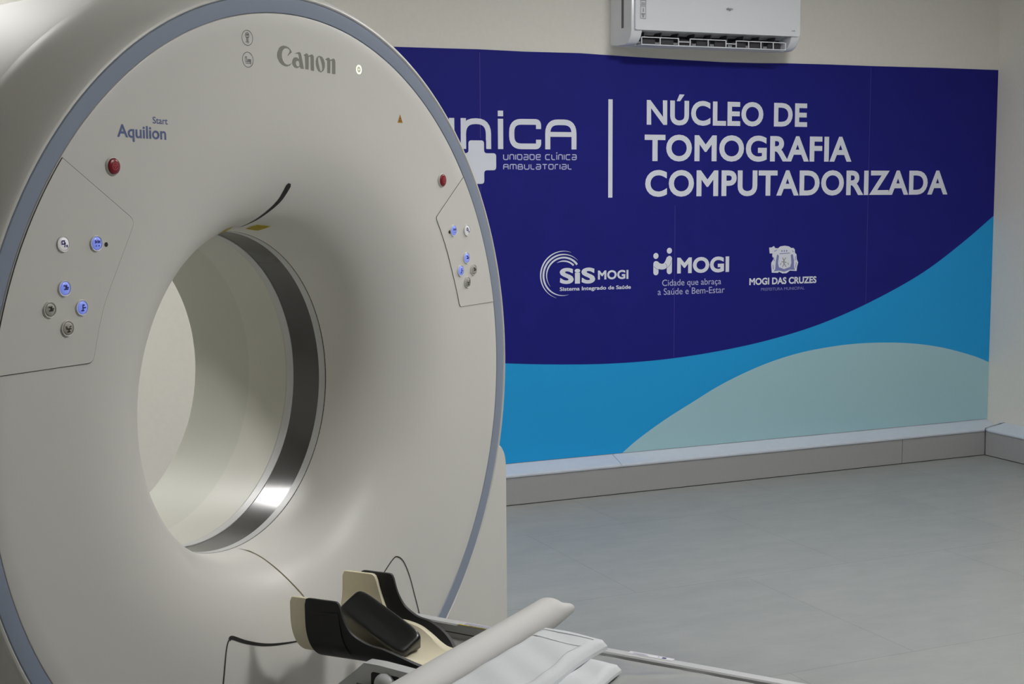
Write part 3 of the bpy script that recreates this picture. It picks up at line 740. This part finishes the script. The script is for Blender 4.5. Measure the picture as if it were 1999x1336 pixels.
# ------------------------------------------------------------------ folded sheet
fs_ = empty('folded_sheet', at(-.1, .62, -.5012), ROT, 'folded white cotton sheet lying on the couch pad beside the roll', 'sheet')
KS = frame(-.1, .62, -.5012)
def cloth(x0, x1, s0, s1, z0, z1, skew, seed, name, N=60):
    rnd = random.Random(seed); ph = [rnd.uniform(0, 6) for _ in range(6)]
    g = G()
    def top(u, v):
        a = x0 + (x1 - x0) * u; s = s0 + (s1 - s0) * v + skew * (u - .5)
        e = min(u * (x1 - x0), (1 - u) * (x1 - x0), v * (s1 - s0), (1 - v) * (s1 - s0)); h = (z1 - z0)
        rr = min(.020, h * .9); q = min(1, e / rr)
        z = z0 + h * (.30 + .70 * math.sqrt(max(0, 1 - (1 - q) ** 2)))
        wv = .0025 * math.sin(a * 23 + ph[0]) * math.sin(s * 31 + ph[1]) + .0015 * math.sin(a * 61 + s * 40 + ph[2])
        z += wv * q
        s += .004 * math.sin(a * 19 + ph[3]) * v; a += .004 * math.sin(s * 25 + ph[4])
        return KS(a, s, z)
    g.grid(top, N, N)
    # skirt and underside
    ring = [top(i / N, 0) for i in range(N)] + [top(1, j / N) for j in range(N)] + [top(1 - i / N, 1) for i in range(N)] + [top(0, 1 - j / N) for j in range(N)]
    low = [(p[0], p[1], KS(0, 0, z0)[2]) for p in ring]; n = len(ring)
    g.add(ring + low, [(i, (i + 1) % n, n + (i + 1) % n, n + i) for i in range(n)] + [list(range(n, 2 * n))])
    return g.ob(name, M_linen, fs_, angle=75), top
cloth(-.36, .070, .540, .757, -.5012, -.4815, -.02, 3, 'under_layer')
_, ctop = cloth(-.36, .132, .538, .690, -.4810, -.4550, -.02, 8, 'top_layer')
g = G()
def hem(path):
    L_, R_ = stroke(path, .0045); n = len(path)
    def lift(u, v): p = ctop(u, v); return (p[0], p[1], p[2] + .0007)
    vs = [lift(u, v) for u, v in L_] + [lift(u, v) for u, v in R_]
    g.add(vs, [(i, i + 1, n + i + 1, n + i) for i in range(n - 1)])
hem([(.94, i / 40) for i in range(1, 37)]); hem([(.85 - .015 * i / 40, i / 40) for i in range(1, 36)])
hem([(i / 40, .87) for i in range(1, 35)])
g.ob('hem_stitching', M_stitch, fs_, smooth=False)

# ------------------------------------------------------------------ wall banner
ban = empty('wall_banner', (3.4, WY, 0.168), 0, 'wide navy and sky blue wall banner with white lettering and logos', 'banner')
BX0 = 1.62
def wl(off): return lambda x, z: (x - 3.4, -off, z - 0.168)
topedge = [(5.299, 1.962), (4.9, 1.9625), (4.501, 1.960), (4.26, 1.9605), (4.015, 1.959), (3.83, 1.955), (3.649, 1.954), (3.4, 1.959), (3.14, 1.965), (2.914, 1.972), (2.66, 1.970), (2.438, 1.973), (2.079, 1.971), (BX0, 1.972)]
g = G(); g.prism([(BX0, .1715), (5.299, .1715)] + topedge, wl(.003), wl(.0002)); g.ob('banner_sheet', M_navy, ban, smooth=False)
c1 = spline([(BX0, .80), (2.0, .705), (2.3, .648), (2.551, .6195), (2.838, .598), (3.098, .588), (3.367, .5925), (3.645, .614), (3.932, .653), (4.228, .716), (4.534, .814), (4.848, .946), (5.106, 1.096), (5.299, 1.226)], 6)
g = G(); fill2d(g, [[(BX0, .1715), (5.299, .1715)] + c1[::-1]], wl(.0031)); g.ob('blue_swoosh', M_sky, ban, smooth=False)
c2 = spline([(3.137, .1715), (3.225, .232), (3.369, .313), (3.520, .386), (3.647, .446), (3.789, .500), (3.934, .544), (4.081, .576), (4.231, .596), (4.415, .608), (4.603, .606), (4.795, .592), (4.993, .560), (5.197, .506), (5.299, .468)], 6)
g = G(); fill2d(g, [[(5.299, .1715)] + c2[::-1]], wl(.0032)); g.ob('pale_swoosh', M_aqua, ban, smooth=False)
for xs, z0, z1 in ((3.4075, .60, 1.30), (2.44, .62, 1.96), (4.50, .80, 1.955)):
    g = G(); g.grid(lambda u, v: wl(.00305)(xs - .0008 + .0016 * u, z0 + (z1 - z0) * v), 1, 1)
    g.ob('banner_join', [M_seamnavy], ban, smooth=False)
P42 = wl(.0033)
for tx, p0, p1, cap in (('NÚCLEO DE', (3.256, 1.665), (4.131, 1.664), .110), ('TOMOGRAFIA', (3.246, 1.502), (4.392, 1.500), .1185), ('COMPUTADORIZADA', (3.250, 1.342), (4.990, 1.337), .1185)):
    g = Flat(); add_text(g, tx, p0, p1, cap, ID, bold=.030, spacing=1.05); g.done(P42).ob('title_lettering', M_letter, ban, smooth=False)
g = G(); g.add([P42(3.0600, 1.339), P42(3.0815, 1.339), P42(3.0815, 1.7745), P42(3.0600, 1.7745)], [(0, 1, 2, 3)]); g.ob('divider_bar', M_letter, ban, smooth=False)
# unit logo: rounded techno letters
def rounded(pts, r, n=6):
    out = [pts[0]]
    for i in range(1, len(pts) - 1):
        a = math.dist(pts[i - 1], pts[i]); c = math.dist(pts[i], pts[i + 1])
        out += rcorner(pts[i - 1], pts[i], pts[i + 1], min(r, a * .5, c * .5), n)
    out.append(pts[-1]); return out
g = Flat(); wt = .0245; h = wt / 2
z0, z1 = 1.5525, 1.6825
def st_(pts, r=.05): add_stroke(g, rounded(pts, r), wt, ID)
st_([(2.1835 + h, z1), (2.1835 + h, z0 + h), (2.320 - h, z0 + h), (2.320 - h, z1)])
st_([(2.349 + h, z0), (2.349 + h, z1 - h), (2.490 - h, z1 - h), (2.490 - h, z0)], .055)
g.add([ID(2.349, z1 - .06), ID(2.349 + wt, z1 - .06), ID(2.349 + wt, z1), ID(2.349, z1)], [(0, 1, 2, 3)])
for a, c in ((z0, z1 - .0005), (1.6925, 1.7165)): g.add([ID(2.522, a), ID(2.547, a), ID(2.547, c), ID(2.522, c)], [(0, 1, 2, 3)])
st_([(2.728 - h, 1.640), (2.728 - h, z1 - h), (2.575 + h, z1 - h), (2.575 + h, z0 + h), (2.728 - h, z0 + h), (2.728 - h, 1.594)], .045)
st_([(2.748 + h, z0), (2.748 + h, z1 - h), (2.901 - h, z1 - h), (2.901 - h, z0)], .05)
g.add([ID(2.760, 1.607), ID(2.89, 1.607), ID(2.89, 1.628), ID(2.760, 1.628)], [(0, 1, 2, 3)])
g.done(P42).ob('logo_lettering', M_letter, ban, smooth=False)
# cross with rounded arms over the n, thin navy margin round it
def cross(e):
    cx = 2.4205; x0, x1, y0, y1 = 2.384 - e, 2.4565 + e, 1.404 - e, 1.589 + e; l, r = 2.328 - e, 2.513 + e; b0, b1 = 1.462 - e, 1.5345 + e
    k = .014
    P = [(x0, y1), (x1, y1), (x1, b1), (r, b1), (r, b0), (x1, b0), (x1, y0), (x0, y0), (x0, b0), (l, b0), (l, b1), (x0, b1)]
    out = []
    for i, p in enumerate(P): out += rcorner(P[i - 1], p, P[(i + 1) % 12], k, 5)
    return out
g = G(); fill2d(g, [cross(.010)], wl(.0034)); g.ob('cross_margin', M_navy, ban, smooth=False)
g = G(); fill2d(g, [cross(0)], wl(.0035)); g.ob('logo_cross', M_letter, ban, smooth=False)
# small unicase lines in the same techno style
UF = {
 'U': [[(0, 1), (0, 0), (1, 0), (1, 1)]], 'n': [[(0, 0), (0, 1), (1, 1), (1, 0)]], 'I': [[(0, 0), (0, 1)]],
 'D': [[(0, 1), (1, 1), (1, 0), (0, 0), (0, 1)]], 'a': [[(.05, 1), (1, 1), (1, 0), (0, 0), (0, .5), (1, .5)]],
 'e': [[(1, 0), (0, 0), (0, 1), (1, 1), (1, .5), (0, .5)]], 'C': [[(1, 1), (0, 1), (0, 0), (1, 0)]], 'L': [[(0, 1), (0, 0), (1, 0)]],
 'Í': [[(0, 0), (0, 1)], [(-.12, 1.25), (.12, 1.45)]], 'A': [[(0, 0), (0, 1), (1, 1), (1, 0)], [(0, .5), (1, .5)]],
 'M': [[(0, 0), (0, 1), (1, 1), (1, 0)], [(.5, 1), (.5, 0)]], 'B': [[(0, 0), (0, 1), (.9, 1), (.9, .5), (0, .5)], [(.8, .5), (1, .5), (1, 0), (0, 0)]],
 'T': [[(0, 1), (1, 1)], [(.5, 1), (.5, 0)]], 'O': [[(.5, 1), (1, 1), (1, 0), (0, 0), (0, 1), (.5, 1)]], 'r': [[(0, 0), (0, 1), (1, 1)]]}
UW = {'I': 0.0, 'Í': 0.0, 'M': 1.35, 'L': .75, 'r': .7, ' ': .35, 'n': .9}
def techno(s, x0, x1, zb, zt, mt):
    gap = .42; tot = sum(UW.get(ch, 1.0) for ch in s) + gap * (len(s) - 1) + .2
    k = (x1 - x0) / tot; x = x0 + .1 * k; g = Flat(); wd = (zt - zb) * .17; hh = zt - zb - wd
    for ch in s:
        wch = UW.get(ch, 1.0) * k
        for path in UF.get(ch, []):
            add_stroke(g, rounded([(x + a * (wch if wch else k), zb + wd / 2 + c * hh) for a, c in path], .007, 4), wd, ID)
        x += wch + gap * k
    g.done(P42).ob('subtitle_lettering', mt, ban, smooth=False)
techno('UnIDaDe CLÍnICa', 2.546, 2.902, 1.5055, 1.5315, M_letter2)
techno('AMBULaTOrIaL', 2.546, 2.878, 1.464, 1.489, M_letter2)
# SiS MOGI
g = Flat()
add_text(g, 'SiS', (2.818, .960), (2.995, .957), .070, ID, bold=.040, spacing=1.05); add_text(g, 'MOGI', (3.009, .973), (3.165, .9715), .0405, ID, bold=.034, spacing=1.04)
add_text(g, 'Sistema Integrado de Saúde', (2.818, .9285), (3.178, .926), .0168, ID, bold=.022)
def taper(cx, cz, rx, rz, a0, a1, w0, w1, w2):
    n = 40; P = arc(cx, cz, rx, rz, a0, a1, n)
    W = [(w0 + (w1 - w0) * math.sin(PI / 2 * min(1, 2 * i / n))) if i <= n / 2 else (w1 + (w2 - w1) * (1 - math.sin(PI / 2 * min(1, 2 * (n - i) / n)))) for i in range(n + 1)]
    add_stroke(g, P, W, ID)
CXs, CZs = 2.836, .999
taper(CXs, CZs, .1120, .1060, 70, 252, .0005, .0068, .0005)
taper(CXs, CZs, .0985, .0915, 43, 285, .0005, .0092, .0005)
taper(CXs, CZs, .0830, .0775, 35, 220, .0095, .0075, .0005)
taper(CXs, CZs, .0680, .0620, 42, 118, .0085, .0065, .0005)
g.done(P42).ob('small_logo', M_letter, ban, smooth=False)
# MOGI with two embracing figures
g = Flat(); add_text(g, 'MOGI', (3.421, .9875), (3.703, .9865), .0725, ID, bold=.040, spacing=1.04)
for cx, cz in ((3.308, 1.0715), (3.379, 1.0935)): add_disc(g, (cx, cz), .0136, ID)
def capsule(x, za, zb, r): g.add([ID(*p) for p in rrect(x - r, za, x + r, zb, r * .99, 8)], [list(range(36))])
capsule(3.3085, .983, 1.048, .0136); capsule(3.3795, .986, 1.070, .0136)
arm = spline([(3.3095, 1.036), (3.322, 1.026), (3.339, 1.0215), (3.355, 1.0245), (3.368, 1.038), (3.378, 1.060)], 5)
add_stroke(g, arm, .0262, ID)
g.done(P42).ob('small_logo', M_letter, ban, smooth=False)
g = Flat()
add_text(g, 'Cidade que abraça', (3.342, .9325), (3.660, .9305), .0285, ID, bold=0)
add_text(g, 'a Saúde e Bem-Estar', (3.319, .8915), (3.680, .8895), .0295, ID, bold=0)
g.done(P42).ob('subtitle_lettering', M_letter2, ban, smooth=False)
for q in ([(3.297, 1.024), (3.312, 1.012), (3.322, 1.0085)], [(3.357, 1.036), (3.366, 1.026), (3.364, 1.014)], [(3.366, 1.015), (3.382, 1.028), (3.392, 1.050)]):
    g = G(); add_stroke(g, spline(q, 4), .0014, wl(.0034)); g.ob('figure_outline', M_navy, ban, smooth=False)
# town arms and name
g = Flat(); add_text(g, 'MOGI DAS CRUZES', (3.817, .920), (4.202, .9175), .0325, ID, bold=.034); g.done(P42).ob('town_lettering', M_letter, ban, smooth=False)
g = Flat(); add_text(g, 'PREFEITURA MUNICIPAL', (3.883, .8905), (4.133, .8885), .0138, ID, bold=.008); g.done(P42).ob('town_lettering', M_letter3, ban, smooth=False)
crest = [(3.926, 1.095), (3.939, 1.095), (3.953, 1.102), (3.96, 1.092), (3.976, 1.09), (3.989, 1.099), (4.014, 1.102), (4.039, 1.098), (4.052, 1.09), (4.065, 1.09), (4.073, 1.082), (4.074, 1.067), (4.083, 1.059), (4.085, 1.035), (4.094, 1.02), (4.088, 1.001), (4.085, 0.979), (4.047, 0.982), (4.027, 0.97), (4.004, 0.97), (3.983, 0.979), (3.979, 0.973), (3.943, 0.975), (3.939, 1.01), (3.939, 1.022), (3.952, 1.041), (3.944, 1.054), (3.945, 1.067), (3.929, 1.067)]
g = G(); fill2d(g, [crest], P42); o = g.ob('coat_of_arms', M_letter, ban, smooth=False)
g = G(); Q = wl(.0034)
fill2d(g, [[(3.972, 1.062), (3.965, 1.03), (3.962, .99), (3.953, .981), (3.985, .984), (4.013, .977), (4.045, .986), (4.076, .984), (4.070, .999), (4.069, 1.03), (4.062, 1.060), (4.050, 1.058), (4.054, 1.02), (4.048, 1.0), (4.013, .990), (3.983, 1.0), (3.978, 1.02), (3.982, 1.055)]], Q)
for k in range(3): add_disc(g, (3.999 + .0135 * k, 1.077), .0032, Q, 12, 0, .005)
for p in ([(3.955, 1.075), (3.97, 1.083)], [(3.951, 1.05), (3.957, 1.03)], [(3.949, 1.012), (3.952, .99)], [(4.078, 1.05), (4.076, 1.03)], [(4.083, 1.02), (4.079, .995)], [(4.058, 1.078), (4.066, 1.07)], [(3.985, 1.064), (4.045, 1.066)]): add_stroke(g, resample(p, .01), .0035, Q)
g.ob('arms_shading', M_letter3, o, smooth=False)
g = G()
for p in ([(4.003, 1.045), (4.012, 1.03), (4.022, 1.045)], [(4.012, 1.03), (4.010, 1.012), (4.004, 1.0)], [(4.012, 1.018), (4.024, 1.000)], [(3.998, 1.026), (4.026, 1.022)], [(3.992, 1.01), (3.996, 1.02)], [(4.034, 1.02), (4.038, 1.01)]): add_stroke(g, p, .0035, wl(.0035))
g.ob('arms_figure', M_logo, o, smooth=False)

# ------------------------------------------------------------------ air conditioner
AX0, AX1 = 3.072, 3.946
ac = empty('air_conditioner', ((AX0 + AX1) / 2, WY, 2.008), 0, 'white wall mounted split air conditioner above the navy banner', 'air conditioner')
axc = (AX0 + AX1) / 2
def KA(x, d, z): return (x - axc, -d, z - 2.008)
side = [(0, 2.300), (.150, 2.305), (.185, 2.298), (.197, 2.280), (.200, 2.15), (.199, 2.062), (.196, 2.047), (.172, 2.020), (.150, 2.004), (.12, 1.998), (.05, 2.000), (0, 2.006)]
def body_prism(g, x0, x1, sec, bev, mi=0):
    k = len(sec); cy = sum(p[0] for p in sec) / k; cz = sum(p[1] for p in sec) / k; vs = []
    for x, q in ((x0, .965), (x0 + bev * .4, .99), (x0 + bev, 1), (x1 - bev, 1), (x1 - bev * .4, .99), (x1, .965)):
        vs += [KA(x, max(0, (d - cy) * q + cy) if d > 0 else 0, (z - cz) * q + cz) for d, z in sec]
    fs = [(i * k + j, i * k + (j + 1) % k, (i + 1) * k + (j + 1) % k, (i + 1) * k + j) for i in range(5) for j in range(k)]
    fs += [list(range(k)), list(range(5 * k, 6 * k))]
    g.add(vs, fs, mi)
# housing: ends closed, with the outlet mouth open between them
end = [(0, 2.300), (.150, 2.305), (.183, 2.296), (.190, 2.280), (.191, 2.10), (.190, 2.055), (.180, 2.030), (.160, 2.010), (.135, 2.000), (.06, 2.000), (0, 2.006)]
mid = [(0, 2.300), (.150, 2.305), (.183, 2.296), (.190, 2.280), (.191, 2.065), (.120, 2.058), (.086, 2.046), (.094, 2.020), (.124, 2.005), (.125, 2.000), (.05, 2.000), (0, 2.006)]
g = G()
body_prism(g, AX0, AX0 + .052, end, .012); body_prism(g, AX1 - .045, AX1, end, .012); body_prism(g, AX0 + .045, AX1 - .040, mid, .001)
g.ob('housing', M_ac, ac, angle=45)
g = G(); g.prism(rrect(AX0 + .012, 2.0615, AX1 - .008, 2.296, .010), lambda x, z: KA(x, .2035 if z > 2.07 else .2005, z), lambda x, z: KA(x, .185, z))
g.ob('front_panel', M_ac, ac, angle=30)
g = G(); g.box(KA(AX0 + .055, .092, 2.024), KA(AX1 - .048, .098, 2.056)); g.ob('outlet_cavity', M_acdark, ac, smooth=False)
for i in range(9):
    g = G(); x = AX0 + .075 + .085 * i; g.box(KA(x, .099, 2.030), KA(x + .004, .165, 2.056)); g.ob('air_guide', M_acdark, ac, smooth=False)
# swing flap: frames standing along the outlet
g = G()
fx0, fx1 = AX0 + .058, AX1 - .062
def flapbar(xa, xb, z0, z1, d0=.168, d1=.174): g.box(KA(xa, d0, z0), KA(xb, d1, z1), bev=.0012)
zb_, zt_ = 2.0005, 2.036
g.box(KA(fx0, .1255, 2.0), KA(fx1, .174, 2.0045), bev=.0015)
groups = [(0, .19, 2), (.245, .435, 2), (.485, .754, 4)]
for a, c, n in groups:
    xa, xb = fx0 + a, min(fx0 + c, fx1)
    flapbar(xa, xb, zt_ - .004, zt_); 
    for k in range(n + 1):
        xx = xa + (xb - xa - .004) * k / n; flapbar(xx, xx + .004, zb_, zt_)
for a in (.19, .435): flapbar(fx0 + a, fx0 + a + .052, 2.018, 2.022)
g.ob('swing_flap', M_ac, ac, angle=30)
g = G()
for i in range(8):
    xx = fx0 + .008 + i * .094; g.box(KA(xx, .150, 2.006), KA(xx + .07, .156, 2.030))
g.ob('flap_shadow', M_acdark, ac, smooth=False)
F2 = lambda x, z: KA(x, .2042, z)
for tx, p0, p1, cap, nm in (('elgin', (3.543, 2.163), (3.577, 2.163), .012, 'maker_lettering'), ('wifi', (3.890, 2.0825), (3.910, 2.0825), .006, 'small_print')):
    g = Flat(); add_text(g, tx, p0, p1, cap, ID, bold=.016); g.done(F2).ob(nm, M_acgrey, ac, smooth=False)
g = G()
x0, x1 = 3.108, 3.134; za, zb2, zc = 2.109, 2.160, 2.235
for a, c in ((za, zb2), (zb2 + .004, zc)): add_stroke(g, [(x0, a), (x1, a), (x1, c), (x0, c)], .0014, F2, closed=True)
add_text(g, '3', (3.117, 2.138), (3.125, 2.138), .013, F2)
for k, (z, wd) in enumerate(((2.130, .020), (2.1255, .016), (2.120, .010), (2.1155, .008), (2.169, .020), (2.175, .018), (2.186, .021), (2.192, .021), (2.205, .02), (2.215, .02))):
    add_stroke(g, [(3.121 - wd / 2, z), (3.121 + wd / 2, z)], .0024, F2)
g.ob('rating_sticker', M_acgrey, ac, smooth=False)
g = G()   # tape strip on the left end
g.grid(lambda u, v: KA(AX0 - .0006, .100 + .020 * u, 2.075 + .20 * v), 1, 1); g.ob('side_sticker', mat('dark grey sticker', rgb(96, 96, 96), .6), ac, smooth=False)
